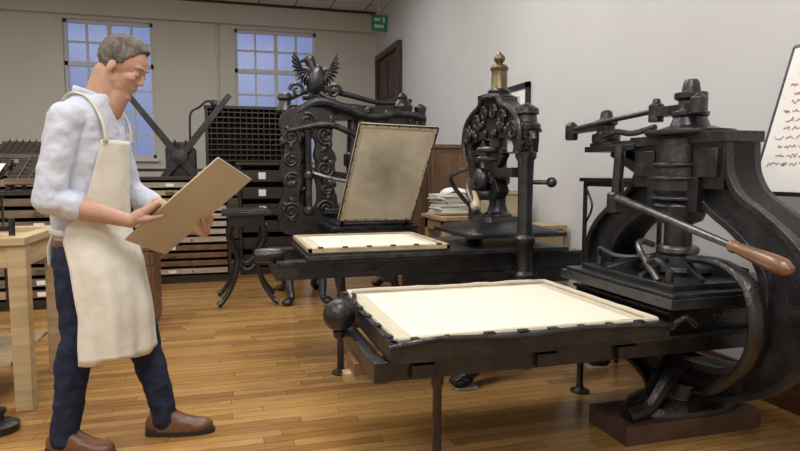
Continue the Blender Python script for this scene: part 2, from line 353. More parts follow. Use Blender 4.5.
b.tube([P0,P0+d*.3+V((-.010,0,.005)),P0+d*.6,P0+d*.75],[.022,.018,.016,.013],STEEL,12,6)
b.lathe(P0+d*.745,[(.018,0),(.024,.008),(.024,.02),(.019,.03),(.022,.06),(.027,.14),(.031,.22),(.029,.26),(.020,.285),(.008,.295)],GRIP,axis=d,seg=20)
b.loft([(2.04,YC,.085,.30,.15),(2.04,YC,.12,.28,.14),(2.04,YC,.15,.14,.13),(2.04,YC,.22,.11,.16)],IRON)
b.tube([(1.98,YC-.04,.32),(1.86,YC-.08,.24),(1.76,YC-.1,.14),(1.66,YC-.1,.115)],[.06,.05,.04,.045],IRON,10)
b.b2((1.62,2.14,0),(2.34,2.42,.085),PLINTH)
b.tube([(1.93,2.16,.80),(1.90,1.95,.805),(1.87,1.79,.745),(1.86,1.735,.60),(1.87,1.79,.44),(1.91,1.98,.28),(1.96,2.12,.22)],[.022,.026,.028,.028,.026,.022],IRON,12,6,flat=(1.3,.8))
b.b2((.50,2.01,.435),(2.34,2.07,.50),IRON); b.b2((.48,2.0,.495),(2.34,2.08,.51),IRON2)
b.b2((.50,2.77,.435),(1.97,2.83,.50),IRON); b.b2((.48,2.76,.495),(1.96,2.84,.51),IRON2); b.b2((1.9,2.66,.435),(2.34,2.72,.50),IRON)
b.b2((.48,2.0,.435),(.53,2.84,.50),IRON)
for x in (.9,1.3,1.7): b.b2((x,2.04,.44),(x+.04,2.8,.48),IRON)
b.b2((.53,1.95,.515),(1.94,2.90,.53),IRON2); b.b2((1.94,1.96,.515),(2.34,2.73,.53),IRON2); b.b2((.525,1.945,.53),(1.655,2.91,.565),IRON)
b.b2((1.70,2.0,.53),(2.3,2.68,.60),IRON); b.b2((1.68,1.98,.60),(2.3,2.68,.615),IRON2)
b.cyl((1.1,2.06,.46),(1.1,2.78,.46),.05,IRON2)
for x in (.66,1.15,1.5): b.box((x,2.0,.468),(.09,.03,.05),IRON)
for (x,y) in ((.73,2.05),(1.80,2.78)):
    b.lathe((x,y,0),[(.05,0),(.05,.01),(.022,.02),(.017,.05),(.017,.38),(.024,.40),(.024,.45)],IRON)
b.ell((.45,2.50,.57),.070,IRON2,seg=32,rings=20); b.cyl((.45,2.50,.5),(.52,2.5,.47),.016,IRON2); b.lathe((.45,2.50,.47),[(.02,0),(.026,.01),(.03,.03)],IRON2)
b.tube([(.50,2.5,.61),(.56,2.72,.60),(.56,2.88,.575)],.012,IRON2)
b.b2((.46,2.25,.385),(.58,2.40,.435),BROWN); b.b2((.43,2.28,.35),(.56,2.34,.385),OAKX)
xa,xb,ya,yb=.525,1.655,1.945,2.91
b.b2((xa+.02,ya+.025,.563),(xb-.02,yb-.025,.582),CANVAS)
for q in (((xa,ya),(xb,ya+.03)),((xa,yb-.028),(xb,yb)),((xa,ya),(xa+.027,yb)),((xb-.025,ya),(xb,yb))): b.b2((*q[0],.562),(*q[1],.592),IRON)
b.b2((xa+.10,ya+.10,.582),(xb-.10,yb-.10,.586),PAPER)
xc,xd,yc,yd=xa+.035,xb-.03,ya+.04,yb-.038
for (a,c) in (((xc,yc),(xd,yc)),((xc,yd),(xd,yd)),((xc,yc),(xc,yd)),((xd,yc),(xd,yd))):
    a=V((*a,.59));c=V((*c,.59)); pts=[a+(c-a)*i/14+V((random.uniform(-.004,.004),random.uniform(-.004,.004),random.uniform(-.002,.003))) for i in range(15)]
    b.tube(pts,.012,CANVAS,8,3)
for i in range(8):
    x=.62+i*.13+random.uniform(-.02,.02); b.box((x,ya+.012,.597),(random.uniform(.02,.04),.028,.010),IRON2,(0,0,random.uniform(-12,12))); b.box((x+.03,yb-.012,.596),(.03,.02,.01),IRON2)
for i in range(6): b.box((xa+.012,2.02+i*.16,.597),(.022,.035,.010),IRON2,(0,0,random.uniform(-12,12)))
b.tube([(.52,1.95,.575),(.70,1.925,.60),(1.0,1.935,.585),(1.3,1.935,.595),(1.66,1.935,.58)],.010,IRON2)
b.tube([(1.66,1.95,.56),(1.70,1.92,.61),(1.76,1.93,.57)],.012,IRON2)
b.done(.003)

# ------------------------------------------------------------------ Albion style press (middle)
b=B('albion_hand_press'); X=1.75; YC=3.73
colp=[(.085,.0),(.085,.05),(.06,.07),(.052,.12),(.052,.22),(.066,.24),(.066,.27),(.05,.29),(.044,.40),(.046,.62),(.05,.74),(.064,.76),(.064,.79),(.048,.81),(.05,.86),(.066,.88),(.07,.93)]
for sy in(-1,1):
    y=YC+sy*.39
    b.lathe((X,y,.50),colp,IRON,seg=24); b.b2((X-.09,y-.07,.30),(X+.09,y+.07,.52),IRON)
    b.lathe((X,y,1.42),[(.075,0),(.085,.015),(.085,.035),(.065,.05),(.06,.09),(.075,.10),(.07,.13),(.04,.15),(.0,.17)],IRON)
    for sx in(-1,1):
        q=1 if sx<0 else .72; k2=1.5 if (sx<0 and sy<0) else 1
        b.tube([(X+sx*.04,y,.40),(X+sx*.14,y+sy*.06,.34),(X+sx*.28*q,y+sy*.12*k2,.20),(X+sx*.42*q,y+sy*.18*k2,.09),(X+sx*.52*q,y+sy*.22*k2,.06)],[.07,.055,.042,.038,.045],IRON,12)
        e=V((X+sx*.52*q,y+sy*.22*k2,.035)); b.b2(e-V((.06,.05,.035)),e+V((.06,.05,-.022)),WHITE)
        for k in(-1,0,1): b.ell(e+V((sx*.035,k*.03,0)),(.045,.018,.03),IRON)
        b.ell(e+V((0,0,.015)),(.05,.05,.04),IRON)
def fa(a,z,x): return V((x,YC+a,z))
arch=[(.43,1.30),(.44,1.40),(.40,1.50),(.29,1.57),(.17,1.61),(.12,1.655),(0,1.67)]
archi=[(.33,1.30),(.335,1.33),(.31,1.36),(.25,1.38),(.16,1.39),(.08,1.40),(0,1.40)]
po=sm(arch); pi2=sm(archi); b.ring(po+[(-a,c) for a,c in reversed(po[:-1])]+[(-.43,1.29),(.43,1.29)],pi2+[(-a,c) for a,c in reversed(pi2[:-1])]+[(-.33,1.295),(.33,1.295)],fa,X-.06,X+.06,IRON)
b.tube([fa(a,c,X-.07) for a,c in reversed(arch)],.018,IRON2,8,4); b.tube([fa(-a,c,X-.07) for a,c in reversed(arch)],.018,IRON2,8,4)
for sy in (-1,1):
    b.scroll((X-.075,YC+sy*.36,1.42),(0,sy,0),(0,0,1),.06,1.6,.015,IRON2); b.scroll((X-.075,YC+sy*.2,1.51),(0,sy,0),(0,0,1),.055,1.6,.013,IRON2); b.scroll((X-.075,YC+sy*.07,1.56),(0,sy,0),(0,0,1),.05,1.6,.012,IRON2)
    b.scroll((X-.02,YC+sy*.47,1.36),(0,sy,0),(0,0,1),.05,1.5,.016,IRON2)
    for i in range(9): b.ell((X-.07,YC+sy*(.06+.038*i),1.42+random.uniform(-.01,.08)),(.015,.02,.024),IRON2,(random.uniform(-40,40),0,0),10,6)
    for k in range(3): b.scroll((X+(-.04+.04*k),YC+sy*.445,1.33+.04*k),(1,0,0),(0,0,1),.028,1.3,.009,IRON2)
b.lathe((X,YC,1.645),[(.12,0),(.125,.015),(.09,.03),(.07,.045),(.078,.055),(.06,.07)],IRON,seg=28)
b.lathe((X,YC,1.70),[(.055,0),(.06,.01),(.053,.02),(.051,.13),(.058,.14),(.06,.155),(.046,.17),(.022,.18),(.018,.195)],BRASS,seg=28)
b.lathe((X,YC,1.885),[(.02,0),(.032,.01),(.038,.028),(.032,.046),(.016,.056),(.012,.064),(.005,.075)],BRASS,seg=24)
b.lathe((X,YC,.86),[(.10,0),(.10,.03),(.07,.05),(.055,.10),(.06,.22),(.08,.24),(.08,.30),(.06,.32),(.06,.54)],IRON2,seg=24)
b.beam((X-.02,YC-.10,1.02),(X-.02,YC+.16,1.36),.08,.09,IRON); b.beam((X-.05,YC+.14,1.00),(X-.02,YC-.14,1.30),.05,.06,IRON2)
b.b2((X-.07,YC-.34,1.14),(X+.07,YC+.34,1.20),IRON); b.ell((X-.1,YC+.05,1.12),(.05,.08,.08),IRON)
b.cyl((X-.12,YC-.16,1.02),(X-.12,YC+.2,1.02),.03,IRON2)
for z in (1.24,1.30): b.lathe((X-.05,YC,z),[(.09,0),(.1,.01),(.1,.025),(.09,.035)],IRON2)
a=V((X-.12,YC+.2,1.12)); e=V((X-.26,YC-.26,.93)); b.tube([a,(a+e)/2+V((-.03,0,.02)),e],[.022,.018],STEEL,10)
b.lathe(a+(e-a)*.45,[(.018,0),(.026,.02),(.031,.10),(.033,.2),(.024,.25),(.01,.26)],GRIPL,axis=e-a)
b.cyl((X,YC-.34,1.11),(X+.12,YC-.44,1.11),.014,IRON2); b.ell((X+.14,YC-.455,1.11),.032,IRON2)
b.tube([(X+.02,YC+.30,.86),(X-.1,YC+.36,.98),(X-.2,YC+.36,1.13),(X-.12,YC+.25,1.2)],.016,IRON2)
b.b2((1.42,3.40,.765),(2.08,4.08,.79),IRON2); b.loft([(1.75,3.74,.79,.32,.33),(1.75,3.74,.80,.31,.32),(1.75,3.74,.85,.13,.14),(1.75,3.74,.88,.12,.12)],IRON,seg=28,pw=9)
for y in (3.42,4.04):
    b.b2((.26,y-.035,.57),(2.18,y+.035,.66),IRON); b.b2((.26,y-.05,.655),(2.18,y+.05,.675),IRON2); b.b2((1.0,y-.03,.48),(2.1,y+.03,.60),IRON)
b.b2((.25,3.38,.58),(.30,4.08,.66),IRON)
b.b2((.42,3.34,.68),(2.06,4.14,.705),IRON2); b.b2((.43,3.345,.70),(1.27,4.13,.725),IRON)
b.b2((.455,3.37,.725),(1.245,4.105,.738),CANVAS); b.b2((.52,3.44,.738),(1.18,4.04,.742),PAPER)
for q in (((.43,3.345),(1.27,3.37)),((.43,4.105),(1.27,4.13)),((.43,3.345),(.455,4.13)),((1.245,3.345),(1.27,4.13))): b.b2((*q[0],.722),(*q[1],.748),FRAMEW)
for i in range(6): b.box((.5+i*.14,3.352,.752),(.03,.02,.008),IRON2)
b.cyl((.9,3.38,.58),(.9,4.08,.58),.05,IRON2)
b.lathe((.62,3.42,0),[(.05,0),(.05,.012),(.02,.03),(.018,.5),(.03,.54),(.03,.575)],IRON)
b.beam((X,YC-.39,.40),(X,YC+.39,.40),.14,.10,IRON)
b.lathe((.14,3.50,.70),[(.0,0),(.035,.01),(.042,.04),(.042,.15),(.03,.17),(.012,.18)],IRON,axis=(1,-.1,0)); b.cyl((.26,3.49,.70),(.30,3.49,.65),.012,IRON2)
b.done(.003)

# ------------------------------------------------------------------ Columbian style press (back, with eagle)
b=B('columbian_hand_press'); Y=5.7; XC=1.17
for k,x in enumerate((.68,1.66)):
    b.lathe((x,Y,.30),[(.12,0),(.12,.06),(.085,.09),(.075,.15),(.07,.28),(.09,.30),(.09,.36),(.065,.39),(.058,.60),(.062,.95),(.085,.98),(.09,1.03),(.07,1.06),(.075,1.14),(.10,1.18),(.10,1.24)],IRON,seg=24)
    b.b2((x-.12,Y-.12,.22),(x+.12,Y+.12,.34),IRON)
    for sx,sy in ((-1,-1),(1,-1),(-1,1),(1,1)):
        b.tube([(x,Y,.36),(x+sx*.10,Y+sy*.12,.34),(x+sx*.15,Y+sy*.22,.18),(x+sx*.14,Y+sy*.30,.06),(x+sx*.18,Y+sy*.36,.03)],[.06,.055,.04,.03,.035],IRON,10)
        b.ell((x+sx*.18,Y+sy*.36,.028),(.05,.05,.028),IRON)
    b.tube([V((x+.085*math.cos(t*1.1),Y+.085*math.sin(t*1.1),.75+t*.06)) for t in range(0,13)],[.012,.022,.016],IRON2,8,3)
fy=lambda a,z,d:V((a,d,z))
ck=[(.50,.62),(.45,.85),(.52,1.0),(.47,1.2),(.52,1.4),(.47,1.62),(.58,1.74),(.88,1.74),(.97,1.62),(.90,1.45),(.98,1.3),(.90,1.1),(.98,.95),(.94,.62)]
cx0=.72; hole=[(cx0+(a-cx0)*.30,1.18+(c-1.18)*.55) for a,c in ck]
b.ring([(q.x,q.y) for q in cat([V((a,c,0)) for a,c in ck],3,True)],[(q.x,q.y) for q in cat([V((a,c,0)) for a,c in hole],3,True)],fy,Y-.19,Y-.09,IRON)
for (cx,cz,r) in ((.57,1.1,.07),(.87,1.2,.08),(.57,1.48,.08),(.88,1.5,.08),(.56,.82,.08),(.88,.84,.08),(.72,1.62,.08),(.57,1.28,.06),(.88,1.02,.06)): b.scroll((cx,Y-.20,cz),(1,0,0),(0,0,1),r,1.8,.017,IRON2,1 if cx<.7 else -1,random.uniform(0,6))
for i in range(26): b.ell((random.choice((.54,.9))+random.uniform(-.05,.05),Y-.20,random.uniform(.7,1.68)),(.026,.018,.036),IRON2,(0,random.uniform(-60,60),0),10,6)
b.lathe((.72,Y-.20,.80),[(.05,0),(.05,.04),(.03,.06),(.03,.3),(.045,.32),(.045,.36),(.03,.38),(.03,.7),(.05,.74)],IRON2)
arcb=[(.50,1.60),(.50,1.72),(.72,1.80),(.95,1.82),(1.2,1.80),(1.45,1.77),(1.80,1.74),(1.80,1.60),(1.62,1.58),(1.40,1.63),(1.17,1.66),(.95,1.65),(.72,1.60)]
b.prism(arcb,fy,Y-.1,Y+.1,IRON)
b.tube([(.55,Y-.15,1.64),(.8,Y-.17,1.80),(1.05,Y-.17,1.76),(1.3,Y-.16,1.68),(1.6,Y-.15,1.72),(1.85,Y-.14,1.68)],[.03,.045,.04,.032,.03,.025],IRON2,10)
b.tube([(.5,Y+.02,1.80),(.8,Y,1.94),(1.1,Y,1.90),(1.45,Y,1.83),(1.75,Y,1.86)],[.02,.03,.028,.022,.02],IRON,10)
b.tube([(.55,Y-.2,1.54),(.9,Y-.22,1.60),(1.2,Y-.22,1.50),(1.5,Y-.2,1.56),(1.7,Y-.18,1.52)],[.02,.03,.025,.03,.02],IRON2,10)
for (cx,cz,r) in ((.6,1.72,.06),(1.0,1.74,.05),(1.16,1.73,.04),(1.3,1.72,.05),(1.48,1.70,.045),(1.74,1.66,.06)): b.scroll((cx,Y-.12,cz),(1,0,0),(0,0,1),r,1.7,.015,IRON2)
b.lathe((1.66,Y,1.72),[(.05,0),(.09,.03),(.10,.08),(.07,.13),(.04,.15),(.05,.17),(.03,.2),(.0,.22)],IRON)
b.lathe((1.84,Y,1.55),[(.0,0),(.05,.03),(.06,.12),(.05,.2),(.06,.22),(.06,.25),(.02,.28)],IRON)
b.lathe((.54,Y,1.70),[(.06,0),(.085,.03),(.06,.08),(.05,.12),(.07,.14),(.06,.18),(.03,.2)],IRON)
b.lathe((XC,Y,.82),[(.20,0),(.20,.03),(.09,.07),(.065,.12),(.065,.4),(.09,.42),(.09,.52),(.06,.54),(.05,.85)],IRON2)
b.b2((XC-.32,Y-.30,.80),(XC+.32,Y+.30,.84),IRON); b.beam((.7,Y-.12,1.2),(1.15,Y-.14,1.12),.05,.06,IRON)
b.tube([(.72,Y-.15,1.18),(.90,Y-.32,1.12),(1.1,Y-.42,1.08)],[.022,.018],STEEL,8)
for x in (.87,1.47): b.b2((x-.03,4.72,.62),(x+.03,6.2,.70),IRON)
b.b2((.84,4.70,.62),(1.5,4.75,.70),IRON); b.b2((.80,4.74,.705),(1.52,5.95,.735),IRON2); b.b2((.84,4.78,.735),(1.48,5.5,.76),IRON)
for x in (.87,1.47): b.tube([(x,4.80,.64),(x-.03,4.74,.5),(x+.02,4.78,.3),(x-.0,4.70,.1),(x,4.62,.03)],[.035,.03,.022,.022,.03],IRON,10)
BL,BR,TR,TL=V((.86,4.72,.80)),V((1.42,4.64,.80)),V((1.56,4.42,1.50)),V((.985,4.50,1.525))
b.quad(BL,BR,TR,TL,.010,TYMP); n=(BR-BL).cross(TL-BL).normalized(); cc=(BL+TR)/2
for p,q in ((BL,BR),(BR,TR),(TR,TL),(TL,BL)):
    b.beam(p,q,.034,.026,FRAMEW,up=n); b.beam(p+(p-cc)*.028,q+(q-cc)*.028,.012,.034,IRON2,up=n)
    for i in range(7): b.ell(p+(q-p)*(i+.5)/7,(.012,.018,.012),IRON2,seg=8,rings=6)
for f in (.04,.96):
    p=BL+(BR-BL)*f; b.beam(p,(p.x,4.80,.72),.03,.03,IRON)
# eagle with spread wings
ec=V((.82,Y-.02,2.02))
b.ell(ec,(.085,.08,.14),IRON2,(0,12,0)); b.ell(ec+V((-.05,0,.17)),(.05,.04,.055),IRON2); b.cap(ec+V((-.02,0,.09)),.05,ec+V((-.05,0,.17)),.04,IRON2)
b.lathe(ec+V((-.085,0,.18)),[(.024,0),(.018,.03),(.004,.065)],IRON2,axis=(-1,0,-.5),seg=10)
for sg in(-1,1):
    sh=ec+V((sg*.13,.0,.10)); s0=ec+V((sg*.05,0,.04)); b.tube([ec+V((sg*.04,0,.05)),ec+V((sg*.08,0,.09)),sh],[.04,.035,.03],IRON2,10,4)
    for i in range(10):
        f=i/9; r0=s0+(sh-s0)*f; t=math.radians(-80+f*140); L=.11+.05*f
        e=r0+V((sg*L*math.cos(t)*.8,-.02,L*math.sin(t)))
        b.tube([r0,(r0+e)/2+V((sg*.012,-.01,.008)),e],[.026,.034,.018],IRON2,8,4,flat=(1,.45))
    b.cap(ec+V((sg*.03,0,-.08)),.03,ec+V((sg*.035,0,-.17)),.02,IRON2)
for i in range(-2,3): b.tube([ec+V((.03,0,-.10)),ec+V((.08,i*.02,-.15)),ec+V((.15+.01*abs(i),i*.035,-.18))],[.025,.025,.012],IRON2,8,4)
b.cyl((.70,Y,1.86),(.92,Y,1.88),.03,IRON); b.scroll(ec+V((.17,0,-.10)),(1,0,0),(0,0,1),.07,1.4,.020,IRON2); b.scroll(ec+V((-.17,0,-.10)),(-1,0,0),(0,0,1),.07,1.4,.020,IRON2)
b.done(.003)

b=B('inking_table')
b.b2((-.04,5.35,.80),(.38,5.95,.83),IRON); b.b2((-.0,5.39,.83),(.34,5.91,.842),IRON2); b.b2((.02,5.42,.70),(.32,5.9,.80),IRON)
for x,sx in ((.04,-1),(.30,1)):
    for y,sy in ((5.45,-1),(5.87,1)):
        b.tube([(x,y,.74),(x+sx*.02,y,.60),(x-sx*.05,y,.42),(x-sx*.0,y+sy*.02,.2),(x+sx*.08,y+sy*.04,.06),(x+sx*.13,y+sy*.05,.025)],[.03,.03,.024,.022,.022,.03],IRON,10)
b.tube([(.08,5.45,.38),(.17,5.45,.32),(.26,5.45,.38)],.014,IRON); b.tube([(.08,5.87,.38),(.17,5.87,.32),(.26,5.87,.38)],.014,IRON)
b.done(.003)

# ------------------------------------------------------------------ cabinets
def type_cabinet(name,x0,x1,y0,y1,z,rows,m=DARKW,front=DRAW,slope=False,cols=1,knob=BRASS):
    b=B(name); b.b2((x0,y0+.02,.0),(x1,y1,.08),m); b.b2((x0,y0,.08),(x0+.03,y1,z),m); b.b2((x1-.03,y0,.08),(x1,y1,z),m); b.b2((x0,y1-.02,.08),(x1,y1,z),m)
    b.b2((x0-.02,y0-.03,z),(x1+.02,y1+.01,z+.035),m)
    h=(z-.10)/rows; w=(x1-x0-.06)/cols
    for c in range(cols):
        if c: b.b2((x0+.03+c*w-.012,y0,.08),(x0+.03+c*w+.012,y1,z),m)
        for r in range(rows):
            zz=.10+r*h; j=random.uniform(0,.014)
            f=front if random.random()<.8 else (BROWN if random.random()<.6 else OAKX)
            b.b2((x0+.04+c*w,y0-.01-j,zz+.006),(x0+.02+(c+1)*w,y1-.05,zz+h*.70),f)
            cx=x0+.03+(c+.5)*w
            b.box((cx-.10,y0-.016-j,zz+h*.38),(.08,.006,h*.4),PAPERW if random.random()<.55 else knob)
            b.cyl((cx+.1,y0-.01-j,zz+h*.4),(cx+.1,y0-.035-j,zz+h*.4),.009,knob,seg=10)
    if slope:
        n=max(1,round((x1-x0)/.8)); ww=(x1-x0)/n
        for i in range(n):
            a0=x0+i*ww+.03;a1=x0+(i+1)*ww-.03; zb,zt=z+.09,z+.30
            b.quad((a0,y0-.02,zb),(a1,y0-.02,zb),(a1,y1-.1,zt),(a0,y1-.1,zt),.02,m)
            b.quad((a0,y0-.03,zb-.0),(a1,y0-.03,zb),(a1,y0-.03,zb+.05),(a0,y0-.03,zb+.05),.02,front)
            for k in range(1,8):
                xx=a0+(a1-a0)*k/8; b.beam((xx,y0-.01,zb+.03),(xx,y1-.11,zt+.025),.008,.035,CASEW)
            for k in range(1,6):
                f=k/6; b.beam((a0,y0-.02+(y1-y0-.08)*f,zb+(zt-zb)*f+.025),(a1,y0-.02+(y1-y0-.08)*f,zb+(zt-zb)*f+.025),.008,.035,CASEW)
            b.b2((a0,y1-.14,z+.03),(a0+.03,y1-.1,zt),m); b.b2((a1-.03,y1-.14,z+.03),(a1,y1-.1,zt),m); b.b2((a0,y0-.01,z+.03),(a0+.03,y0+.03,zb),m); b.b2((a1-.03,y0-.01,z+.03),(a1,y0+.03,zb),m)
    return b
type_cabinet('type_cabinet',-.95,.04,6.72,7.2,1.09,12,front=DRAWG).done(.002)
type_cabinet('composing_frame',-2.55,-1.02,5.75,6.3,.98,9,cols=2,slope=True).done(.002)
type_cabinet('composing_frame',-4.2,-2.7,5.75,6.3,.98,9,cols=2,slope=True).done(.002)
type_cabinet('composing_frame',-2.7,-1.4,8.3,8.9,1.25,9,cols=2,slope=True).done(.002)
type_cabinet('plan_chest',.14,.86,7.1,7.75,1.25,6,front=DARKW).done(.002)
b=B('paper_sheet'); b.quad((-2.02,5.76,1.135),(-1.82,5.76,1.135),(-1.82,6.0,1.245),(-2.02,6.0,1.245),.004,PAPERW); b.done()
b=B('type_case_rack'); x0,x1,y0,y1,z1=-.24,.97,8.35,8.6,2.04
b.b2((x0,y0,0),(x0+.04,y1,z1),DARKW); b.b2((x1-.04,y0,0),(x1,y1,z1),DARKW); b.b2((x0,y1-.02,0),(x1,y1,z1),DARKW); b.b2((x0-.01,y0-.01,z1-.04),(x1+.01,y1,z1),DARKW)
for i in range(10): b.b2((x0,y0+.01,1.32+i*.070),(x1,y1,1.334+i*.070),CASEW)
for i in range(1,16): b.b2((x0+i*.075-.004,y0,1.30),(x0+i*.075+.004,y1,2.0),CASEW)
for i in range(6): b.b2((x0+.04,y0+.0,.1+i*.19),(x1-.04,y1,.26+i*.19),DRAW)
b.done(.002)
b=B('star_wheel_etching_press'); hub=V((-.50,7.45,1.34))
for sy in (0,.50):
    b.prism([(-.28,0),(.28,0),(.20,.2),(.16,.8),(.16,1.45),(.08,1.52),(-.08,1.52),(-.16,1.45),(-.16,.8),(-.20,.2)],lambda a,z,d:V((-.50+a,d,z)),7.52+sy,7.60+sy,IRON)
b.cyl((-.5,7.56,1.34),(-.5,8.06,1.34),.11,IRON2); b.cyl((-.5,7.56,1.08),(-.5,8.06,1.08),.10,IRON2); b.b2((-1.2,7.62,1.18),(.08,8.02,1.215),IRON2)
b.lathe(hub,[(.0,-.03),(.09,-.02),(.09,.06),(.05,.08),(.05,.12)],IRON,axis=(0,1,0))
for ang,L in ((127,.93),(52,.93),(232,.6),(-52,.6)):
    t=math.radians(ang); d=V((math.cos(t),0,math.sin(t))); b.beam(hub,hub+d*L,.03,.085,IRON,.03,.06)
for ang in (100,75): 
    t=math.radians(ang); b.tube([hub+V((0,0,.05)),hub+V((math.cos(t)*.3,0,.20))],.012,IRON2,8,1)
b.done(.003)
b=B('gooseneck_lamp'); b.cyl((-.42,8.25,0),(-.42,8.25,.03),.12,IRON); b.tube([(-.42,8.25,.02),(-.42,8.25,1.2),(-.42,8.25,1.75),(-.40,8.25,1.93),(-.30,8.25,2.0),(-.22,8.25,2.07),(-.16,8.25,2.08)],.014,IRON2,8)
b.lathe((-.16,8.25,2.08),[(.02,0),(.035,.02),(.05,.08),(.045,.085)],IRON,axis=(1,0,-.6)); b.done()
b=B('wooden_cupboard'); b.b2((2.02,6.0,0),(2.58,6.9,1.42),BROWN); b.b2((1.98,5.97,1.42),(2.6,6.93,1.46),BROWN)
for k in (0,1):
    b.b2((1.995,6.03+k*.43,.08),(2.03,6.44+k*.43,1.38),BROWN); b.b2((1.985,6.09+k*.43,.16),(2.0,6.38+k*.43,1.30),BROWN); b.ell((1.98,6.40+k*.09,.75),.018,BRASS)
b.b2((2.05,5.985,.1),(2.55,6.0,1.36),BROWN); b.b2((2.1,5.975,.2),(2.5,5.99,1.28),BROWN); b.done(.004)
b=B('wooden_crate'); x0,x1,y0,y1=-.80,-.54,4.75,5.30
for x in(x0,x1-.04):
    for y in (y0,y1-.04): b.b2((x,y,0),(x+.04,y+.04,.60),BROWN)
for i in range(5):
    z=.03+i*.115; b.b2((x0+.01,y0-.012,z),(x1-.01,y0,z+.105),BROWN); b.b2((x1,y0,z),(x1+.012,y1,z+.105),BROWN); b.b2((x0+.01,y1,z),(x1-.01,y1+.012,z+.105),BROWN); b.b2((x0-.012,y0,z),(x0,y1,z+.105),BROWN)
b.b2((x0-.02,y0-.02,.60),(x1+.02,y1+.02,.625),BROWN); b.done(.003)
b=B('work_table'); x0,x1,y0,y1,z=1.72,2.55,4.75,5.30,.80
b.b2((x0,y0,z-.035),(x1,y1,z),OAKX); b.b2((x0+.03,y0+.03,z-.13),(x1-.03,y0+.05,z-.035),OAKX); b.b2((x0+.03,y0+.03,z-.13),(x0+.05,y1-.03,z-.035),OAKX)
for x in (x0+.03,x1-.1):
    for y in (y0+.03,y1-.1): b.b2((x,y,0),(x+.07,y+.07,z-.035),OAKX)
b.b2((x0+.05,y0+.05,.2),(x1-.05,y1-.05,.22),OAKX); b.done(.004)
b=B('paper_stack')
for i in range(16):
    b.box((1.92+random.uniform(-.02,.02),5.02+random.uniform(-.02,.02),.810+i*.011),(.30,.36,.009),PAPERW if i%3 else PAPER,(0,random.uniform(-1,1) if i else 0,random.uniform(-9,9)))
b.tube([(1.8,4.9,.995),(1.9,5.0,1.02),(2.0,4.95,1.005),(2.05,5.1,.995)],[.02,.035,.02],PAPERW,8,4,flat=(2.2,.6)); b.done()
b=B('cardboard_box'); b.b2((2.2,4.82,.802),(2.5,5.2,1.0),CARD); b.b2((2.18,4.80,.98),(2.52,5.22,1.02),CARD); b.done(.003)
b=B('wooden_box'); b.b2((2.30,4.30,.0),(2.6,4.6,.72),OAKX); b.b2((2.29,4.28,.72),(2.62,4.62,.75),OAKX)
for k in range(3): b.b2((2.29,4.33,.05+k*.22),(2.30,4.57,.24+k*.22),BROWN)
b.done(.003)
b=B('plant_stand'); b.b2((2.26,3.12,1.11),(2.6,3.56,1.135),IRON); b.b2((2.28,3.14,1.08),(2.58,3.54,1.11),IRON)
for x in (2.28,2.56):
    for y in (3.14,3.52): b.b2((x,y,0),(x+.022,y+.022,1.09),IRON)
b.b2((2.28,3.14,.4),(2.58,3.54,.415),IRON); b.tube([(2.29,3.53,1.08),(2.29,3.45,.95),(2.29,3.53,.82)],.007,IRON); b.done(.002)
b=B('flipchart_easel')
A=V((2.43,2.34,1.07)); Bq=V((2.43,1.64,1.07)); C=V((2.57,1.57,1.75)); D=V((2.57,2.27,1.75))
b.quad(A,Bq,C,D,.012,WHITE); n=(Bq-A).cross(D-A).normalized()
if n.x>0: n=-n
for p,q in((A,Bq),(Bq,C),(C,D),(D,A)): b.beam(p,q,.016,.016,IRON,up=n)
b.quad(*(p+n*.010+(p-(A+C)/2)*-.03 for p in (A,Bq,C,D)),.003,PAPERW)
u=(Bq-A).normalized(); w=(D-A).normalized()
for row in range(13):
    x=.05+(.03 if row%3 else 0)
    while x<.62:
        L=random.uniform(.02,.06); base=A+u*x+w*(.64-row*.042)+n*.014
        pts=[base+u*(L*i/7)+w*(random.uniform(-.010,.012)) for i in range(8)]
        b.tube(pts,.0014,RED,5,3); x+=L+.014
for p0,p1 in (((2.45,2.25,1.1),(2.43,2.34,0)),((2.45,1.67,1.1),(2.43,1.52,0)),((2.60,1.93,1.74),(2.61,1.93,0))): b.cyl(p0,p1,.012,IRON)
b.done()
b=B('timber_workbench'); x0,x1,y0,y1,z=-2.7,-.93,3.27,3.99,.86
b.b2((x0,y0,z-.04),(x1,y0+.07,z),OAK); b.b2((x0,y1-.07,z-.04),(x1,y1,z),OAK); b.b2((x1-.07,y0+.07,z-.04),(x1,y1-.07,z),OAK); b.b2((x0,y0+.07,z-.055),(x1-.07,y1-.07,z-.03),OAKX)
for x in (x1-.085,x0+.02):
    for y in (y0+.015,y1-.095): b.b2((x,y,0),(x+.08,y+.08,z-.04),OAK)
b.b2((x0,y0+.025,z-.15),(x1-.085,y0+.045,z-.04),OAK); b.b2((x1-.035,y0+.095,z-.15),(x1-.015,y1-.095,z-.04),OAK); b.b2((x0,y1-.045,z-.15),(x1-.085,y1-.025,z-.04),OAK)
b.b2((x0,y0+.04,.22),(x1-.1,y1-.04,.24),OAKX); b.done(.004)
b=B('bench_clamp'); b.lathe((-1.10,3.32,.862),[(.05,0),(.05,.012),(.02,.02),(.016,.06)],IRON); b.beam((-1.3,3.28,.90),(-.99,3.34,.90),.03,.025,IRON); b.cyl((-1.0,3.33,.865),(-1.0,3.33,.95),.014,IRON2); b.tube([(-1.25,3.29,.91),(-1.3,3.28,.97),(-1.22,3.31,1.0)],.01,IRON2); b.done()
b=B('iron_weight'); b.lathe((-1.01,3.06,0),[(.075,0),(.08,.01),(.08,.035),(.05,.05),(.02,.055),(.02,.08),(.03,.09),(.03,.105),(.0,.115)],IRON); b.done()

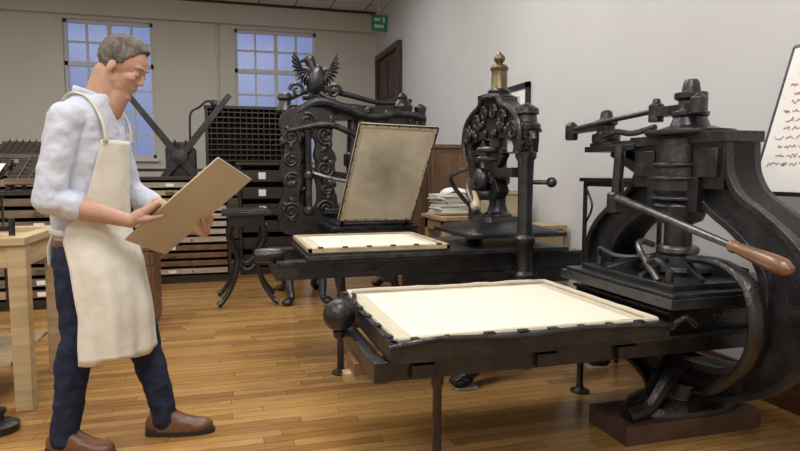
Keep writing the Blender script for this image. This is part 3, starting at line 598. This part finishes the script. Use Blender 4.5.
# ------------------------------------------------------------------ man
man=bpy.data.objects.new('man',None); bpy.context.scene.collection.objects.link(man)
man.location=(-.40,2.75,0); man.rotation_euler=(0,0,math.radians(-16))
MW=Matrix.Translation(man.location)@Matrix.Rotation(math.radians(-16),4,'Z')
mb=B
HM=Matrix.Translation((.008,0,1.598))@Matrix.Rotation(math.radians(31),4,'Y')@Matrix.Scale(.95,4)
b=mb('head_and_neck'); b.M=HM
b.ell((-.012,0,.03),(.10,.077,.096),SKIN,seg=32,rings=20); b.ell((.034,0,-.03),(.058,.060,.078),SKIN); b.ell((.018,0,-.068),(.068,.060,.050),SKIN)
b.ell((.068,0,-.102),(.025,.031,.021),SKIN); b.ell((.068,0,.034),(.026,.052,.015),SKIN)
b.cap((.086,0,.016),.007,(.104,0,-.020),.0105,SKIN); b.ell((.094,.010,-.025),(.011,.008,.007),SKIN); b.ell((.094,-.010,-.025),(.011,.008,.007),SKIN)
b.ell((.086,0,-.056),(.010,.024,.006),SKIN); b.ell((.084,0,-.069),(.010,.021,.006),SKIN)
for s in(-1,1):
    b.ell((.062,s*.038,-.018),(.026,.022,.022),SKIN); b.ell((-.01,s*.078,-.008),(.018,.010,.032),SKIN,(s*12,0,0)); b.ell((.078,s*.031,.008),(.012,.016,.011),SKIN)
    b.ell((.0,s*.052,-.055),(.035,.016,.03),SKIN)
b.M=Matrix.Identity(4); b.cap((-.045,0,1.565),.066,(-.11,0,1.40),.076,SKIN,20); b.cap((-.005,0,1.51),.046,(-.06,0,1.43),.056,SKIN)
o=b.done(sharp=0,parent=man); remesh(o,.0045,3)
b=mb('face_details'); b.M=HM
for s in(-1,1):
    b.ell((.084,s*.031,.003),(.008,.010,.0035),EYEW); b.ell((.0905,s*.031,.002),(.003,.005,.0025),EYED)
    b.tube([(.092,s*.016,.033),(.090,s*.032,.037),(.078,s*.048,.033)],[.002,.0035,.002],HAIR,6,4)
    b.tube([(.094,0,-.0622),(.091,s*.014,-.0627),(.083,s*.022,-.0637)],[.003,.0025,.001],LIP,6,4)
b.done(sharp=0,parent=man)
b=mb('hair'); b.M=HM; b.ell((-.018,0,.038),(.105,.0835,.0995),HAIR,seg=72,rings=54)
o=b.done(sharp=0,parent=man)
bm=bmesh.new(); bm.from_mesh(o.data); Hi=HM.inverted(); dele=[]
for f in bm.faces:
    c=Hi@f.calc_center_median(); lim=-.09 if c.x<-.03 else (-.09+(c.x+.03)*(.185/.085))
    if c.x>-.03 and c.x<.02 and abs(c.y)>.05: lim=-.01+ (c.x+.03)*.6
    lim+=.006*noise.noise(c*90)
    if c.z<lim: dele.append(f)
bmesh.ops.delete(bm,geom=dele,context='FACES')
for v in bm.verts:
    c=Hi@v.co; d=(c-V((-.018,0,.042))).normalized(); k=.004*noise.noise(V((c.x*50,c.y*90,c.z*50)))+.003*noise.noise(c*170)
    v.co=HM@(c+d*(k+(.008 if c.z>.10 and c.x>0 else 0)))
bm.to_mesh(o.data); bm.free(); md=o.modifiers.new('s','SOLIDIFY'); md.thickness=.010; md.offset=-1
C0=V((.26,.02,1.02)); Lh=V((.76,0,.65)).normalized(); wv=V((-.075,-.215,.088)); wv=(wv-Lh*wv.dot(Lh)).normalized()*.25; wh=wv.normalized(); nh=Lh.cross(wh).normalized()
gR=C0+wv*.5-Lh*.085; gL=C0-wv*.5-Lh*.02
RS,RE=V((-.140,-.180,1.375)),V((-.195,-.225,1.065)); RW=gR+wh*.045-Lh*.075+V((-.015,0,0))
LS,LE=V((-.140,.180,1.375)),V((-.10,.26,1.08)); LW=gL-wh*.06-Lh*.055
b=mb('shirt')
b.loft([(-.15,0,.87,.120,.160),(-.155,0,.95,.128,.160),(-.16,0,1.08,.138,.165),(-.163,0,1.2,.146,.178),(-.157,0,1.31,.140,.186),(-.142,0,1.39,.120,.178),(-.122,0,1.44,.096,.135),(-.105,0,1.482,.078,.088)],SHIRT)
for S,E,Wr in ((RS,RE,RW),(LS,LE,LW)):
    m=S+(E-S)*.5
    b.cap(S,.066,m,.061,SHIRT); b.cap(m,.061,E,.057,SHIRT); b.cap(S+V((0,-.035 if S.y>0 else .035,.0)),.066,S,.064,SHIRT); b.cap(E,.057,E+(Wr-E)*.24,.052,SHIRT)
    q=E+(Wr-E)*.22; b.cap(q,.055,q+(Wr-E)*.06,.055,SHIRT)
o=b.done(sharp=0,parent=man); remesh(o,.007,5,.014,.05)
b=mb('shirt_collar')
for s in (-1,1): b.tube([(-.185,0,1.50),(-.155,s*.072,1.495),(-.085,s*.072,1.47),(-.03,s*.022,1.43)],.018,SHIRT,10,5,flat=(.45,1.2))
b.done(sharp=0,parent=man)
b=mb('trousers')
b.loft([(-.15,0,.92,.118,.155),(-.15,0,.86,.128,.165),(-.15,0,.80,.132,.170),(-.145,0,.74,.12,.165)],JEANS)
def leg(h,k,a):
    pts=[(h,.10),(h+(k-h)*.35,.09),(h+(k-h)*.75,.073),(k,.068),(k+(a-k)*.28+V((-.012,0,0)),.069),(k+(a-k)*.65,.060),(a,.055),(a+V((0,0,-.035)),.058)]
    for i in range(len(pts)-1): b.cap(pts[i][0],pts[i][1],pts[i+1][0],pts[i+1][1],JEANS)
    for t in (.45,.7,.9): c=k+(a-k)*t; b.ell(c,(.066-.008*t,.064-.008*t,.012),JEANS,(random.uniform(-20,20),random.uniform(-20,20),0))
RA=V((-.245,-.10,.105)); LA=V((.085,.11,.105))
leg(V((-.16,-.085,.83)),V((-.17,-.10,.49)),RA); leg(V((-.135,.085,.83)),V((.0,.105,.48)),LA)
o=b.done(sharp=0,parent=man); remesh(o,.008,4,.018,.05)
for nm,A,yaw in (('shoe_right',RA,-6),('shoe_left',LA,6)):
    b=mb(nm); b.M=Matrix.Translation((A.x,A.y,0))@Matrix.Rotation(math.radians(yaw),4,'Z')
    b.loft([(.065,0,.012,.145,.048),(.065,0,.03,.147,.049),(.055,0,.055,.130,.045),(.02,0,.075,.085,.041),(-.005,0,.10,.058,.040),(-.01,0,.125,.052,.040)],SHOE)
    b.ell((.14,0,.035),(.072,.048,.033),SHOE); b.ell((-.03,0,.05),(.055,.044,.048),SHOE)
    o=b.done(sharp=0,parent=man); remesh(o,.005,4)
    b=mb(nm+'_sole'); b.M=Matrix.Translation((A.x,A.y,0))@Matrix.Rotation(math.radians(yaw),4,'Z')
    b.loft([(.068,0,.0,.150,.050),(.068,0,.018,.152,.051)],RUBBER); b.loft([(-.04,0,.0,.045,.042),(-.04,0,.03,.045,.042)],RUBBER)
    for i in range(4): b.tube([(.05+i*.02,-.02,.075-i*.006),(.055+i*.02,0,.083-i*.006),(.05+i*.02,.02,.075-i*.006)],.0025,RUBBER,6,3)
    b.done(parent=man)
def hand(bname,E,Wr,grip,out,n,flip):
    b=mb(bname); d=(Wr-E)
    b.cap(E+d*.15,.044,E+d*.45,.043,SKIN); b.cap(E+d*.45,.043,E+d*.8,.032,SKIN); b.cap(E+d*.8,.032,Wr,.027,SKIN)
    kc=grip+out*.022-n*.012; pc=(Wr+kc)/2
    b.cap(Wr,.026,pc,.026,SKIN)
    for i in range(4):
        k=kc+Lh*((i-1.5)*.0205)
        b.cap(pc+Lh*((i-1.5)*.012),.019,k,.0125,SKIN)
        L=(.8,.98,1.0,.92)[i] if flip else (.92,1.0,.98,.8)[i]
        p1=k-out*(.030*L)-n*.006; p2=p1-out*(.026*L)+n*.001; p3=p2-out*(.019*L)+n*.004
        b.cap(k,.0098,p1,.0088,SKIN,10); b.cap(p1,.0088,p2,.008,SKIN,10); b.cap(p2,.008,p3,.0068,SKIN,10)
    t0=Wr+(kc-Wr)*.35+n*.016; t1=grip+out*.022+n*.020-Lh*.028; t2=grip-out*.004+n*.017-Lh*.012; t3=grip-out*.026+n*.0125+Lh*.004
    b.cap(t0,.017,t1,.0125,SKIN,10); b.cap(t1,.0125,t2,.0105,SKIN,10); b.cap(t2,.0105,t3,.0085,SKIN,10)
    o=b.done(sharp=0,parent=man); remesh(o,.003,3)
hand('right_forearm_and_hand',RE,RW,gR,wh,nh,False)
hand('left_forearm_and_hand',LE,LW,gL,-wh,nh,True)
def lerp(tab,z):
    for i in range(len(tab)-1):
        if tab[i][0]<=z<=tab[i+1][0]:
            f=(z-tab[i][0])/(tab[i+1][0]-tab[i][0]); return [a+(c-a)*f for a,c in zip(tab[i][1:],tab[i+1][1:])]
    return tab[-1][1:]
tab=[(.42,-.085,.172,.205,100),(.6,-.095,.172,.210,96),(.80,-.125,.168,.204,95),(.90,-.145,.154,.188,100),(.95,-.155,.150,.183,92),(1.02,-.16,.156,.186,66),(1.15,-.163,.163,.192,52),(1.30,-.158,.158,.200,38)]
b=mb('apron_cloth'); nz,na=48,60; vs=[];fs=[]
for i in range(nz+1):
    z=.42+(1.30-.42)*i/nz; cx,rx,ry,ha=lerp(tab,z); am=max(0,(.98-z)/.56)
    for j in range(na+1):
        t=math.radians(-ha+2*ha*j/na); k=1+am*(.05*math.sin(t*7+z*3)+.025*math.sin(t*15-z*5))+.012*math.sin(t*3+z*14)+.03*noise.noise(V((t*2,z*9,0)))
        vs.append((cx+rx*k*math.cos(t),ry*k*math.sin(t),z+(.012*math.sin(t*5) if i==0 else 0)))
for i in range(nz):
    for j in range(na): fs.append((i*(na+1)+j,i*(na+1)+j+1,(i+1)*(na+1)+j+1,(i+1)*(na+1)+j))
b.add(vs,fs,APRON); o=b.done(sharp=0,parent=man); md=o.modifiers.new('s','SOLIDIFY'); md.thickness=.004
b=mb('apron_straps')
for s in(-1,1): 
    b.tube([(-.02,s*.11,1.29),(-.028,s*.115,1.37),(-.075,s*.112,1.455),(-.15,s*.086,1.485),(-.215,s*.03,1.468),(-.235,0,1.455)],.014,APRON,8,5,flat=(1,.35))
    b.tube([(-.165,s*.185,.93),(-.24,s*.14,.935),(-.29,s*.05,.935),(-.298,0,.93)],.014,APRON,8,5,flat=(.4,1))
    b.tube([(-.30,0,.93),(-.312,s*.03,.86),(-.307,s*.04,.78)],.012,APRON,8,4,flat=(.4,1))
b.done(sharp=0,parent=man)
b=mb('belt'); b.tube([V((-.15+.134*math.cos(t*PI/8),.170*math.sin(t*PI/8),.885)) for t in range(16)],.016,SHOE,8,3,closed=True,flat=(.35,1),up=(0,0,1)); b.done(sharp=0,parent=man)
b=B('printing_board'); b.M=MW
a=Lh*.255; w2=wv*.5
b.quad(C0-a-w2,C0+a-w2,C0+a+w2,C0-a+w2,.007,CARD); b.done(.001)

# ------------------------------------------------------------------ lights
def panel(x,y,p,sx=1.8,sy=1.2,col=(1,.975,.93)):
    bb=B('ceiling_light_fixture'); z=H-.06
    bb.b2((x-sx/2-.03,y-sy/2-.03,z),(x-sx/2,y+sy/2+.03,H),WHITE); bb.b2((x+sx/2,y-sy/2-.03,z),(x+sx/2+.03,y+sy/2+.03,H),WHITE)
    bb.b2((x-sx/2,y-sy/2-.03,z),(x+sx/2,y-sy/2,H),WHITE); bb.b2((x-sx/2,y+sy/2,z),(x+sx/2,y+sy/2+.03,H),WHITE); o=bb.done()
    l=bpy.data.lights.new('panel_light','AREA'); l.shape='RECTANGLE'; l.size=sx-.02; l.size_y=sy-.02; l.energy=p; l.color=col
    lo=bpy.data.objects.new('panel_lamp',l); lo.location=(x,y,H-.03); bpy.context.scene.collection.objects.link(lo); lo.parent=o
for (x,y,p) in ((-2.6,1.2,70),(.6,1.2,80),(-2.6,4.6,58),(.6,4.4,74),(-2.6,7.6,38),(.6,7.4,38),(-1,-1.0,80)): panel(x,y,p)
w=bpy.data.worlds.new('dusk'); bpy.context.scene.world=w; w.use_nodes=True
bg=w.node_tree.nodes['Background']; bg.inputs['Color'].default_value=(.26,.31,.56,1); bg.inputs['Strength'].default_value=.95

# ------------------------------------------------------------------ camera
cd=bpy.data.cameras.new('camera'); cd.sensor_width=36; cd.lens=607/800*36; cd.clip_start=.05
co=bpy.data.objects.new('camera',cd); co.location=(0,0,1.17); co.rotation_euler=(math.radians(85),0,math.radians(-16))
bpy.context.scene.collection.objects.link(co); bpy.context.scene.camera=co
bpy.context.scene.view_settings.view_transform='Standard'
